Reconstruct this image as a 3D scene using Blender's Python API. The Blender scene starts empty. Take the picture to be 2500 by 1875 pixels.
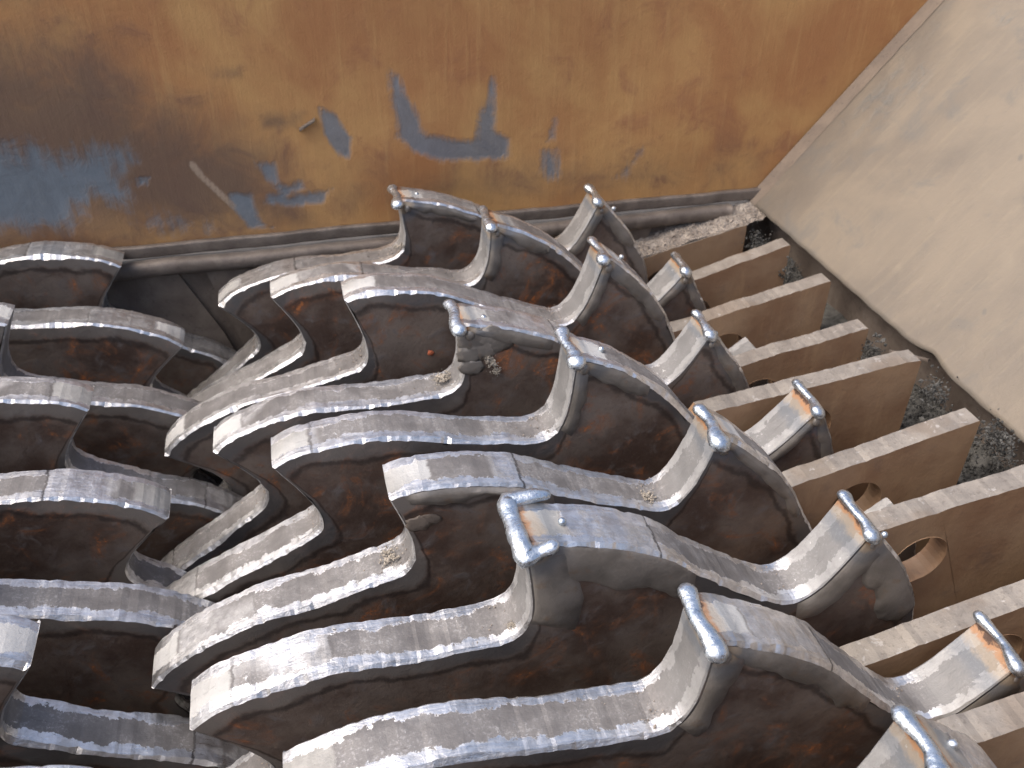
import bpy, math, random
import numpy as np
from mathutils import Vector, noise
from mathutils.geometry import tessellate_polygon

# ------------------------------------------------------------------ camera, sky, sun, exposure
U = 0.1                                   # one disc pitch = 0.1 m; all numbers below are in pitches
S = bpy.context.scene
COL = S.collection
cam_d = bpy.data.cameras.new("camera")
cam = bpy.data.objects.new("camera", cam_d); COL.objects.link(cam)
cam.location = (-1.83388 * U, -2.03788 * U, 8.49541 * U)
cam.rotation_euler = (0.960885, -0.010078, -0.243053)
cam_d.sensor_width = 36.0
cam_d.lens = 31.68
cam_d.clip_start = 0.02
cam_d.clip_end = 200.0
cam_d.dof.use_dof = True
cam_d.dof.focus_distance = 0.66
cam_d.dof.aperture_fstop = 13.0
S.camera = cam

w = bpy.data.worlds.new("World"); S.world = w; w.use_nodes = True
nt = w.node_tree
sky = nt.nodes.new("ShaderNodeTexSky"); sky.sky_type = 'NISHITA'; sky.sun_disc = False
SUN_EL, SUN_AZ = math.radians(56), math.radians(-94)     # azimuth from +Y towards +X
sky.sun_elevation = SUN_EL; sky.sun_rotation = SUN_AZ
sky.air_density = 1.0; sky.dust_density = 5.0; sky.ozone_density = 0.4
nt.links.new(sky.outputs[0], nt.nodes["Background"].inputs[0])
nt.nodes["Background"].inputs[1].default_value = 0.15
sun_d = bpy.data.lights.new("sun", 'SUN'); sun_d.energy = 1.2; sun_d.angle = math.radians(50); sun_d.color = (1.0, 0.97, 0.93)
sun = bpy.data.objects.new("sun", sun_d); COL.objects.link(sun)
sd = Vector((math.sin(SUN_AZ) * math.cos(SUN_EL), math.cos(SUN_AZ) * math.cos(SUN_EL), math.sin(SUN_EL)))
sun.rotation_euler = sd.to_track_quat('Z', 'Y').to_euler()
S.view_settings.view_transform = 'Standard'; S.view_settings.look = 'None'
S.view_settings.exposure = 0.68; S.view_settings.gamma = 1.0

rng = random.Random(7)
R = math.radians

# ------------------------------------------------------------------ material helpers
class G:
    def __init__(s, name):
        s.mat = bpy.data.materials.new(name); s.mat.use_nodes = True
        s.t = s.mat.node_tree; s.t.nodes.clear()
        s.out = s.t.nodes.new("ShaderNodeOutputMaterial")
        s.b = s.t.nodes.new("ShaderNodeBsdfPrincipled")
        s.t.links.new(s.b.outputs[0], s.out.inputs[0])
        tc = s.t.nodes.new("ShaderNodeTexCoord")
        oi = s.t.nodes.new("ShaderNodeObjectInfo")
        sc = s.vm('SCALE', tc.outputs['Object'], None, 1.0 / U)
        off = s.vm('SCALE', oi.outputs['Random'], None, 37.0)
        s.P = s.vm('ADD', sc, off)                     # object coordinates in pitches, shifted per object
    def put(s, sock, v):
        if isinstance(v, bpy.types.NodeSocket): s.t.links.new(v, sock)
        elif isinstance(v, (tuple, list)) and len(v) == 3 and sock.type == 'RGBA': sock.default_value = (*v, 1)
        else: sock.default_value = v
    def vm(s, op, a, b=None, scale=None):
        n = s.t.nodes.new("ShaderNodeVectorMath"); n.operation = op; s.put(n.inputs[0], a)
        if b is not None: s.put(n.inputs[1], b)
        if scale is not None: n.inputs['Scale'].default_value = scale
        return n.outputs[0]
    def noise(s, scale, detail=4, rough=.55, stretch=None, dist=0.0):
        n = s.t.nodes.new("ShaderNodeTexNoise"); n.inputs['Scale'].default_value = scale
        n.inputs['Detail'].default_value = detail; n.inputs['Roughness'].default_value = rough
        n.inputs['Distortion'].default_value = dist
        s.put(n.inputs['Vector'], s.vm('MULTIPLY', s.P, stretch) if stretch else s.P)
        return n.outputs['Fac']
    def vor(s, scale, stretch=None):
        n = s.t.nodes.new("ShaderNodeTexVoronoi"); n.inputs['Scale'].default_value = scale
        s.put(n.inputs['Vector'], s.vm('MULTIPLY', s.P, stretch) if stretch else s.P)
        return n.outputs['Distance']
    def m(s, op, a, b=0.5, c=None):
        n = s.t.nodes.new("ShaderNodeMath"); n.operation = op; s.put(n.inputs[0], a); s.put(n.inputs[1], b)
        if c is not None: s.put(n.inputs[2], c)
        return n.outputs[0]
    def ss(s, x, a, b, lo=0.0, hi=1.0):
        n = s.t.nodes.new("ShaderNodeMapRange"); n.interpolation_type = 'SMOOTHSTEP'
        s.put(n.inputs[0], x); n.inputs[1].default_value = a; n.inputs[2].default_value = b
        n.inputs[3].default_value = lo; n.inputs[4].default_value = hi
        return n.outputs[0]
    def mix(s, f, a, b):
        n = s.t.nodes.new("ShaderNodeMix"); n.data_type = 'RGBA'
        s.put(n.inputs[0], f); s.put(n.inputs[6], a); s.put(n.inputs[7], b)
        return n.outputs[2]
    def attr(s, name):
        n = s.t.nodes.new("ShaderNodeAttribute"); n.attribute_name = name
        return n.outputs['Fac']
    def bump(s, h, strength, dist):
        n = s.t.nodes.new("ShaderNodeBump"); n.inputs['Strength'].default_value = strength
        n.inputs['Distance'].default_value = dist * U; s.put(n.inputs['Height'], h)
        s.t.links.new(n.outputs[0], s.b.inputs['Normal'])
    def fin(s, col, rough, metal=0.0, spec=None):
        s.put(s.b.inputs['Base Color'], col); s.put(s.b.inputs['Roughness'], rough); s.put(s.b.inputs['Metallic'], metal)
        if spec is not None: s.b.inputs['Specular IOR Level'].default_value = spec
        return s.mat

def temper(g, col, n, scale=1.0):
    """oxide colours burnt round a weld bead: brown, orange, straw, blue"""
    t = g.m('ADD', g.attr('tip'), g.m('MULTIPLY', g.m('SUBTRACT', n, 0.5), 0.20)); t = g.m('MULTIPLY', t, 1.6)
    straw = g.ss(t, 0.36, 0.24); orange = g.ss(t, 0.2, 0.13); dark = g.ss(t, 0.115, 0.07)
    blue = g.m('MULTIPLY', g.ss(t, 0.62, 0.42), g.ss(t, 0.26, 0.36))
    col = g.mix(g.m('MULTIPLY', blue, 0.38), col, (0.10, 0.13, 0.17))
    col = g.mix(g.m('MULTIPLY', straw, 0.45), col, (0.40, 0.30, 0.19))
    col = g.mix(g.m('MULTIPLY', orange, 0.7), col, (0.42, 0.19, 0.07))
    return g.mix(g.m('MULTIPLY', dark, 0.9), col, (0.05, 0.03, 0.025))

def mat_disc_face():
    g = G("mill_scale_steel")
    big = g.noise(1.3, 5, .6); mid = g.noise(4.5, 6, .62, dist=.6); fine = g.noise(26, 6, .75); rustn = g.noise(2.2, 7, .68, dist=1.1)
    scr = g.noise(3.0, 6, .75, (9.0, 9.0, 1.3))
    col = g.mix(g.ss(big, .36, .66), (0.100, 0.066, 0.052), (0.22, 0.178, 0.150))
    col = g.mix(g.ss(mid, .52, .74), col, (0.175, 0.155, 0.148))
    rust = g.m('MULTIPLY', g.ss(rustn, .50, .63), g.ss(mid, .35, .6))
    col = g.mix(g.ss(fine, .52, .70, 0, .22), col, (0.22, .19, .165)); col = g.mix(g.ss(fine, .45, .32, 0, .3), col, (0.03, .022, .02))
    col = g.mix(g.m('MULTIPLY', rust, .70), col, (0.21, 0.080, 0.030))
    hot = g.m('MULTIPLY', g.ss(rustn, .58, .68), g.ss(fine, .46, .60))
    col = g.mix(g.m('MULTIPLY', hot, .85), col, (0.50, 0.16, 0.04))
    spk = g.ss(g.vor(30), .075, .03); spk = g.m('MULTIPLY', spk, g.ss(g.noise(2.6, 3), .5, .68))
    col = g.mix(g.m('MULTIPLY', spk, .6), col, (0.30, 0.27, 0.25))
    s2 = g.m('MULTIPLY', g.ss(scr, .60, .70), g.ss(big, .42, .6))
    col = g.mix(g.m('MULTIPLY', s2, .35), col, (0.22, 0.20, 0.185))
    # smoother, greyer heat-affected border along the rim, with an uneven edge
    rim = g.m('ADD', g.attr('rim'), g.m('MULTIPLY', g.m('SUBTRACT', g.noise(2.4, 5, .6), .5), .34))
    band = g.ss(rim, .22, .13)
    bcol = g.mix(g.ss(g.noise(.5, 3), .42, .60), (0.10, .103, .108), (0.23, 0.21, 0.19))
    col = g.mix(g.m('MULTIPLY', band, .75), col, bcol)
    line = g.m('MULTIPLY', g.ss(rim, .28, .225), g.ss(rim, .17, .215))
    col = g.mix(g.m('MULTIPLY', line, .7), col, (0.035, 0.028, 0.026))
    col = temper(g, col, mid)
    rough = g.m('ADD', g.ss(mid, .3, .7, .40, .66), g.m('MULTIPLY', rust, .12))
    g.bump(g.m('ADD', g.m('MULTIPLY', fine, .5), g.m('ADD', mid, g.m('MULTIPLY', s2, -.5))), .32, .03)
    return g.fin(col, rough, g.m('SUBTRACT', .35, g.m('MULTIPLY', rust, .3)))

def mat_rim(bright=0.0):
    g = G("worn_rim_steel")
    n1 = g.noise(3.2, 6, .65); n2 = g.noise(9, 6, .7, dist=.5); fine = g.noise(45, 4, .7); grind = g.noise(16, 4, .7, (.25, 5.0, .25))
    v = g.attr('v'); s_ = g.attr('s'); fc = g.attr('face')
    e = g.m('MINIMUM', v, g.m('SUBTRACT', 1.0, v))
    bw = g.m('ADD', e, g.m('MULTIPLY', g.m('SUBTRACT', n2, .5), -.30))
    bw = g.m('ADD', bw, g.m('MULTIPLY', g.m('SUBTRACT', n1, .5), -.45))
    band = g.m('MULTIPLY', g.ss(bw, .25, .235), g.ss(fc, .9, .45, .25, 1.0))
    sj = g.m('ADD', s_, g.m('MULTIPLY', g.m('SUBTRACT', n2, .5), .10))
    pick = g.ss(g.noise(.55, 2), .50, .56)
    nose = g.m('MULTIPLY', g.ss(sj, .98, .95), g.m('MULTIPLY', g.ss(sj, .30, .33), pick))
    nose = g.m('MULTIPLY', nose, g.ss(fc, .6, .3))
    facet = g.m('MULTIPLY', g.ss(sj, .31, .28), g.ss(fc, .6, .3))
    pol = g.m('MAXIMUM', band, g.m('MULTIPLY', nose, g.ss(n1, .35, .55, .35, 1.0)))
    fleck = g.m('MULTIPLY', g.ss(n2, .62, .66), g.ss(n1, .50, .6)); pol = g.m('MAXIMUM', pol, g.m('MULTIPLY', fleck, .9))
    dull = g.mix(g.ss(n1, .3, .7), (0.155, 0.145, 0.139), (0.245, 0.231, 0.222))
    dull = g.mix(g.m('MULTIPLY', g.ss(n2, .40, .30), .6), dull, (0.125, 0.11, 0.104))
    sal = g.m('MULTIPLY', g.ss(fine, .52, .62), g.ss(n1, .42, .62)); dull = g.mix(g.m('MULTIPLY', sal, .55), dull, (0.46, .45, .44))
    dull = g.mix(g.m('MULTIPLY', fc, .55), dull, (0.25, 0.25, 0.247))
    dull = g.mix(g.m('MULTIPLY', facet, .8), dull, g.mix(g.ss(g.noise(.6, 2), .42, .60), g.mix(g.ss(n2, .3, .7), (0.30, .292, .27), (0.42, .405, .375)), (0.66, .655, .63)))
    dirt = g.m('MULTIPLY', g.ss(n1, .64, .74), g.ss(n2, .44, .58))
    dull = g.mix(g.m('MULTIPLY', dirt, .6), dull, (0.24, 0.205, 0.165))
    col = g.mix(pol, dull, g.mix(g.ss(n2, .35, .65), (0.62, 0.61, 0.60), (0.90, 0.89, 0.88)))
    col = g.mix(g.m('MULTIPLY', g.ss(fine, .66, .72), .6), col, (0.08, .07, .065))
    crack = g.m('MULTIPLY', g.m('MULTIPLY', g.ss(sj, .955, .965), g.ss(sj, .985, .972)), g.m('MULTIPLY', pick, g.ss(fc, .6, .3)))
    crack2 = g.m('MULTIPLY', g.ss(g.m('ABSOLUTE', g.m('SUBTRACT', sj, .315)), .012, .006), g.m('MULTIPLY', g.ss(fc, .6, .3), g.ss(g.noise(.8, 2), .52, .56)))
    col = g.mix(g.m('MULTIPLY', g.m('MAXIMUM', crack, g.m('MULTIPLY', crack2, .6)), .8), col, (0.06, .052, .048))
    scr = g.ss(g.noise(7, 6, .8, (.5, 3.5, .5), 1.2), .60, .66); col = g.mix(g.m('MULTIPLY', scr, .45), col, (0.12, .105, .10))
    col = temper(g, col, n2)
    rough = g.mix(pol, g.ss(n1, .3, .7, .46, .60), g.ss(grind, .3, .7, .26, .50))
    met = g.ss(pol, 0, 1, .22, .95)
    h = g.m('ADD', g.m('MULTIPLY', n2, .9), g.m('ADD', g.m('MULTIPLY', fine, .25), g.m('ADD', g.m('MULTIPLY', grind, .25), g.m('MULTIPLY', pol, -.35))))
    g.bump(h, .26, .04)
    return g.fin(col, rough, met)

def mat_pad():
    g = G("smooth_hardfacing")
    n = g.noise(3, 5, .6); f = g.noise(20, 4, .7)
    col = g.mix(g.ss(n, .35, .65), (0.19, .172, .152), (0.28, .255, .228))
    col = g.mix(g.m('MULTIPLY', g.ss(g.noise(5, 5, .6), .58, .7), .5), col, (0.24, .16, .105))
    col = temper(g, col, n)
    g.bump(g.m('ADD', n, g.m('MULTIPLY', f, .25)), .35, .04)
    return g.fin(col, g.ss(n, .3, .7, .38, .55), .45)

def mat_bead():
    g = G("weld_metal")
    n = g.noise(9, 4, .6); f = g.noise(34, 4, .65); sp = g.noise(60, 3, .7)
    col = g.mix(g.ss(n, .35, .65), (0.50, .56, .62), (0.74, .78, .81))
    col = g.mix(g.m('MULTIPLY', g.ss(sp, .6, .68), .7), col, (0.10, .12, .15))
    g.bump(g.m('ADD', g.m('MULTIPLY', n, .6), g.m('MULTIPLY', f, .5)), .4, .03)
    return g.fin(col, g.ss(f, .3, .7, .22, .42), .95)

def mat_wall(name, axis_stretch, cols, paint, side=False):
    g = G(name)
    big = g.noise(.55, 5, .6, dist=.4); mid = g.noise(1.7, 6, .65, dist=.5); st = g.noise(5.0, 6, .72, axis_stretch); fine = g.noise(30, 4, .7)
    fs = g.noise(18.0, 4, .7, axis_stretch)
    c0, c1, c2, c3 = cols
    col = g.mix(g.ss(big, .36, .64), c0, c1)
    col = g.mix(g.m('MULTIPLY', g.ss(mid, .52, .72), .75), col, c2)
    col = g.mix(g.m('MULTIPLY', g.ss(st, .50, .72), .35), col, c3)
    col = g.mix(g.m('MULTIPLY', g.ss(fs, .56, .72), .25), col, c0)
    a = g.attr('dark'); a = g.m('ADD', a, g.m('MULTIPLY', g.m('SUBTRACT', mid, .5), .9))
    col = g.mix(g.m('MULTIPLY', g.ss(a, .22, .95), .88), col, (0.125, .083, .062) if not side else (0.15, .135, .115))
    p = g.m('ADD', g.attr('bare'), g.m('MULTIPLY', g.m('SUBTRACT', g.noise(3.5, 6, .7, dist=.6), .5), .75))
    p = g.m('ADD', p, g.m('MULTIPLY', g.m('SUBTRACT', st, .5), .6))
    pm = g.ss(p, .34, .80)
    col = g.mix(g.m('MULTIPLY', pm, .78), col, g.mix(g.ss(mid, .35, .65), paint, tuple(c * .78 for c in paint)))
    sc = g.ss(g.m('ADD', g.attr('pale'), g.m('MULTIPLY', g.m('SUBTRACT', mid, .5), .5)), .4, .8)
    col = g.mix(g.m('MULTIPLY', sc, .7), col, (0.40, .31, .23) if not side else (0.285, .242, .175))
    sp = g.m('MULTIPLY', g.ss(g.vor(7.5), .05, .02), g.ss(mid, .52, .58))
    col = g.mix(g.m('MULTIPLY', sp, .6), col, (0.05, .035, .03))
    g.bump(g.m('ADD', g.m('MULTIPLY', st, .5), g.m('ADD', g.m('MULTIPLY', fine, .3), g.m('ADD', g.m('MULTIPLY', mid, .8), g.m('MULTIPLY', pm, -.9)))), .32, .05)
    return g.fin(col, g.m('SUBTRACT', g.ss(mid, .3, .7, .50, .68), g.m('MULTIPLY', pm, .1)), g.m('MULTIPLY', pm, .3), .5)

def mat_plate():
    g = G("rusty_plate_steel")
    big = g.noise(1.0, 5, .6); st = g.noise(4, 6, .7, (1, 1, .22)); fine = g.noise(25, 4, .7); mid = g.noise(3.5, 5, .65)
    col = g.mix(g.ss(big, .35, .65), (0.26, .150, .085), (0.36, .235, .140))
    col = g.mix(g.m('MULTIPLY', g.ss(st, .5, .72), .6), col, (0.42, .27, .15))
    col = g.mix(g.m('MULTIPLY', g.ss(mid, .55, .75), .5), col, (0.18, .125, .095))
    top = g.ss(g.attr('top'), .3, .8)
    tc = g.mix(g.ss(mid, .3, .7), (0.235, .21, .185), (0.34, .305, .265))
    tc = g.mix(g.m('MULTIPLY', g.ss(fine, .54, .66), .5), tc, (0.16, .135, .115)); tc = g.mix(g.m('MULTIPLY', g.ss(big, .5, .62), .6), tc, (0.24, .19, .145)); tc = g.mix(g.m('MULTIPLY', g.ss(g.noise(9, 5, .7, (1, 1, 1), .8), .60, .66), .8), tc, (0.46, .43, .40))
    col = g.mix(top, col, tc)
    g.bump(g.m('ADD', mid, g.m('MULTIPLY', fine, .5)), .3, .03)
    return g.fin(col, g.ss(mid, .3, .7, .48, .66), g.m('MULTIPLY', top, .35), .5)

def mat_simple(name, c0, c1, scale, rough, metal=0.0, bump=.3):
    g = G(name)
    n = g.noise(scale, 6, .65, dist=.3); f = g.noise(scale * 7, 4, .7)
    col = g.mix(g.ss(n, .32, .68), c0, c1)
    col = g.mix(g.m('MULTIPLY', g.ss(f, .58, .7), .5), col, tuple(c * .5 for c in c0))
    g.bump(g.m('ADD', n, g.m('MULTIPLY', f, .5)), bump, .05)
    return g.fin(col, rough, metal)

M_FACE, M_RIM, M_PAD, M_BEAD = mat_disc_face(), mat_rim(), mat_pad(), mat_bead()
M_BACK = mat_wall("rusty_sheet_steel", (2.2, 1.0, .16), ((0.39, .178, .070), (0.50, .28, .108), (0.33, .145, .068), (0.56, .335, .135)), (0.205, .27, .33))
M_SIDE = mat_wall("pale_dusty_sheet_steel", (.2, 1.6, .24), ((0.163, .138, .111), (0.222, .184, .139), (0.148, .137, .122), (0.268, .222, .160)), (0.165, .18, .185), True)
M_PLATE = mat_plate()
M_BAR = mat_simple("grimy_bar_steel", (0.12, .098, .082), (0.21, .175, .148), 2.5, .55, .25)
M_HOUSE = mat_simple("dark_housing_steel", (0.12, .095, .078), (0.20, .165, .135), 2.0, .6, .2)
M_SHAFT = mat_simple("oily_shaft_steel", (0.05, .038, .03), (0.11, .075, .05), 3.0, .5, .4)
M_DUST = mat_simple("pale_dust_crumbs", (0.22, .185, .155), (0.40, .35, .30), 6, .9)
M_SOOT = mat_simple("dark_gravelly_dirt", (0.035, .034, .031), (0.115, .112, .104), 5, .95)
M_BOUNCE = mat_simple("rusty_bounce_sheet", (0.34, .20, .10), (0.46, .29, .15), 1.2, .6)  # rusty colour of the added near wall, chosen to bounce warm light
M_CLAY = mat_simple("dry_clay", (0.30, .265, .22), (0.42, .375, .315), 7, .9)
M_GROUND = mat_simple("oily_concrete", (0.05, .045, .04), (0.10, .09, .08), .5, .9)
M_ORANGE = mat_simple("orange_rust_flake", (0.42, .10, .045), (0.50, .15, .07), 9, .7)

# ------------------------------------------------------------------ object helpers
def obj(name, verts, faces, mats, parent=None, mat_idx=None, attrs=None, smooth=None):
    me = bpy.data.meshes.new(name)
    me.from_pydata([(float(x) * U, float(y) * U, float(z) * U) for x, y, z in verts], [], faces)
    for m_ in (mats if isinstance(mats, list) else [mats]): me.materials.append(m_)
    if mat_idx is not None: me.polygons.foreach_set('material_index', mat_idx)
    if attrs:
        for k, a in attrs.items():
            at = me.attributes.new(k, 'FLOAT', 'POINT'); at.data.foreach_set('value', np.asarray(a, dtype=np.float32))
    if smooth is not None:
        me.polygons.foreach_set('use_smooth', smooth if isinstance(smooth, list) else [bool(smooth)] * len(me.polygons))
    me.update()
    o = bpy.data.objects.new(name, me); COL.objects.link(o)
    if parent: o.parent = parent
    return o

def tag(o, label=None, cat=None, group=None, kind=None):
    if label: o['label'] = label
    if cat: o['category'] = cat
    if group: o['group'] = group
    if kind: o['kind'] = kind
    return o

def empty(name, loc):
    o = bpy.data.objects.new(name, None); COL.objects.link(o)
    o.location = [c * U for c in loc]; o.empty_display_size = .05
    return o

def box_vf(x0, x1, y0, y1, z0, z1, bev=0.0):
    if bev <= 0:
        v = [(x, y, z) for x in (x0, x1) for y in (y0, y1) for z in (z0, z1)]
        return v, [(0, 1, 3, 2), (4, 6, 7, 5), (0, 4, 5, 1), (2, 3, 7, 6), (0, 2, 6, 4), (1, 5, 7, 3)]
    # bar along x with a rounded y-z section
    sec = []
    for cy, cz, a0 in ((y1 - bev, z1 - bev, 0), (y0 + bev, z1 - bev, 90), (y0 + bev, z0 + bev, 180), (y1 - bev, z0 + bev, 270)):
        for k in range(5):
            a = R(a0 + k * 22.5); sec.append((cy + bev * math.cos(a), cz + bev * math.sin(a)))
    n = len(sec); N = max(2, int((x1 - x0) / .12)); v = []; f = []
    for i in range(N + 1):
        x = x0 + (x1 - x0) * i / N
        j = (noise.noise((x * .7, y0, z0)) * .03 + noise.noise((x * 3, y0, z0)) * .012)
        v += [(x, y + j * .5, z + j) for y, z in sec]
    for i in range(N):
        for k in range(n):
            a, b = i * n + k, i * n + (k + 1) % n
            f.append((a, a + n, b + n, b))
    f += [tuple(range(n - 1, -1, -1))[::-1], tuple(N * n + k for k in range(n))]
    return v, f

def prism(loop, holes, y0, y1, bev=.02):
    """flat polygon in x-z (with holes) given thickness along y, small chamfers; returns verts, faces, top-attribute"""
    v = []; f = []
    loops = [loop] + holes
    tri = tessellate_polygon([[Vector((x, z, 0)) for x, z in L] for L in loops])
    flat = [p for L in loops for p in L]
    n = len(flat)
    v += [(x, y0, z) for x, z in flat] + [(x, y1, z) for x, z in flat]
    f += [t if (flat[t[1]][0] - flat[t[0]][0]) * (flat[t[2]][1] - flat[t[0]][1]) - (flat[t[2]][0] - flat[t[0]][0]) * (flat[t[1]][1] - flat[t[0]][1]) > 0 else t[::-1] for t in tri]
    f += [tuple(n + i for i in t[::-1]) for t in f[:]]
    base = 0
    for L in loops:
        k = len(L)
        for i in range(k):
            a, b = base + i, base + (i + 1) % k
            f.append((a, n + a, n + b, b))
        base += k
    return v, f

# ------------------------------------------------------------------ cutter discs
NT = 10; PITCH = 36.0; THK = 0.425; R0 = 4.29; RR = 3.48
BASE = [(36.0, 4.29), (34.6, 4.265), (32, 4.195), (29, 4.12), (26, 4.04), (22, 3.915), (19, 3.80), (16, 3.695), (13, 3.61), (9, 3.535), (6.2, 3.49),
        (4.2, 3.475), (2.6, 3.50), (1.3, 3.585), (0.45, 3.73), (0.12, 3.95), (0.05, 4.15), (0.0, 4.29)]
INNER = [(36, 32), (6, 3), (2.6, 1.2), (1.0, 0.0), (0.3, -1.6), (0.0, -4.0)]

def catmull(P, seg):
    P = np.array(P, float); out = []; src = []
    for i in range(len(P) - 1):
        p0 = P[max(i - 1, 0)]; p1 = P[i]; p2 = P[i + 1]; p3 = P[min(i + 2, len(P) - 1)]
        L = np.hypot((p2[0] - p1[0]) * .065, p2[1] - p1[1]); n = max(2, int(round(L / seg)))
        for t in np.arange(n) / n:
            out.append(.5 * ((2 * p1) + (-p0 + p2) * t + (2 * p0 - 5 * p1 + 4 * p2 - p3) * t * t + (-p0 + 3 * p1 - 3 * p2 + p3) * t ** 3))
            src.append(i + t)
    return np.array(out), np.array(src)
CURVE, CSRC = catmull(BASE, .032)
CDEL = np.interp(CSRC, range(len(BASE)), [b[0] for b in BASE])
_in_x = np.array([p[0] for p in INNER])[::-1]; _in_y = np.array([p[1] for p in INNER])[::-1]

def disc_profile(phi, tips, seed, btips=()):
    """closed outline of a ten-tooth disc: returns angle, radius, inner angle, arclength from tip, face flag, tooth number"""
    th0 = {}
    for k in range(NT):
        a = phi - PITCH * k
        best = (a, R0 + .05 * noise.noise((seed * 3.1, k * 1.7, .3)))
        for ta, tr in tips:
            d = (ta - a + 180) % 360 - 180
            if abs(d) < 6: best = (a + d, tr)
        th0[k] = best
    A = []; RAD = []; Q = []; Sl = []; F = []; K = []
    def cut(k): return .055 + .03 * noise.noise((k, seed, 9.0))
    def plain(a_): return not any(abs((ba - a_ + 180) % 360 - 180) < 6 for ba in btips)
    for k in range(NT):
        a0, r0 = th0[k]; a1, r1 = th0[(k + 1) % NT]
        if k == NT - 1: a1 -= 360
        span = a0 - a1
        u = CURVE[:, 0] / PITCH
        wgt = np.clip((CURVE[:, 0] - 4) / 20, 0, 1); wgt = wgt * wgt * (3 - 2 * wgt)
        top = r1 + (r0 - r1) * wgt
        r = RR + (CURVE[:, 1] - RR) * (top - RR) / (4.29 - RR)
        a = a1 + u * span
        x = a * .06
        for i in range(len(r)):
            nn = noise.noise((a[i] * .22, seed * 5.3, 2.0)) * .018 + noise.noise((a[i] * .9, seed * 5.3, 7.0)) * .006 + noise.noise((a[i] * 3.1, seed, 4.0)) * .003
            r[i] += nn * (0.4 if CSRC[i] > 14 else 1.0)
        if plain(a1): r = np.where(CSRC > 14, np.minimum(r, r1 - cut((k + 1) % NT) - .004 * (17 - CSRC)), r)
        if plain(a0):
            sl = np.r_[0, np.cumsum(np.hypot(np.diff(a) * .065, np.diff(r)))]; r -= cut(k) * np.clip(1 - sl / .26, 0, 1) ** 1.3
        A.append(a); RAD.append(r)
        Q.append(a1 + np.interp(CDEL, _in_x, _in_y) / PITCH * span)
        d = np.hypot(np.diff(a) * .065, np.diff(r)); s = np.r_[0, np.cumsum(d)]
        Sl.append(s); F.append(np.clip((CSRC - 12.0) / 1.6, 0, 1)); K.append(np.full(len(a), k))
    return [np.concatenate(z) for z in (A, RAD, Q, Sl, F, K)], th0

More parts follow.
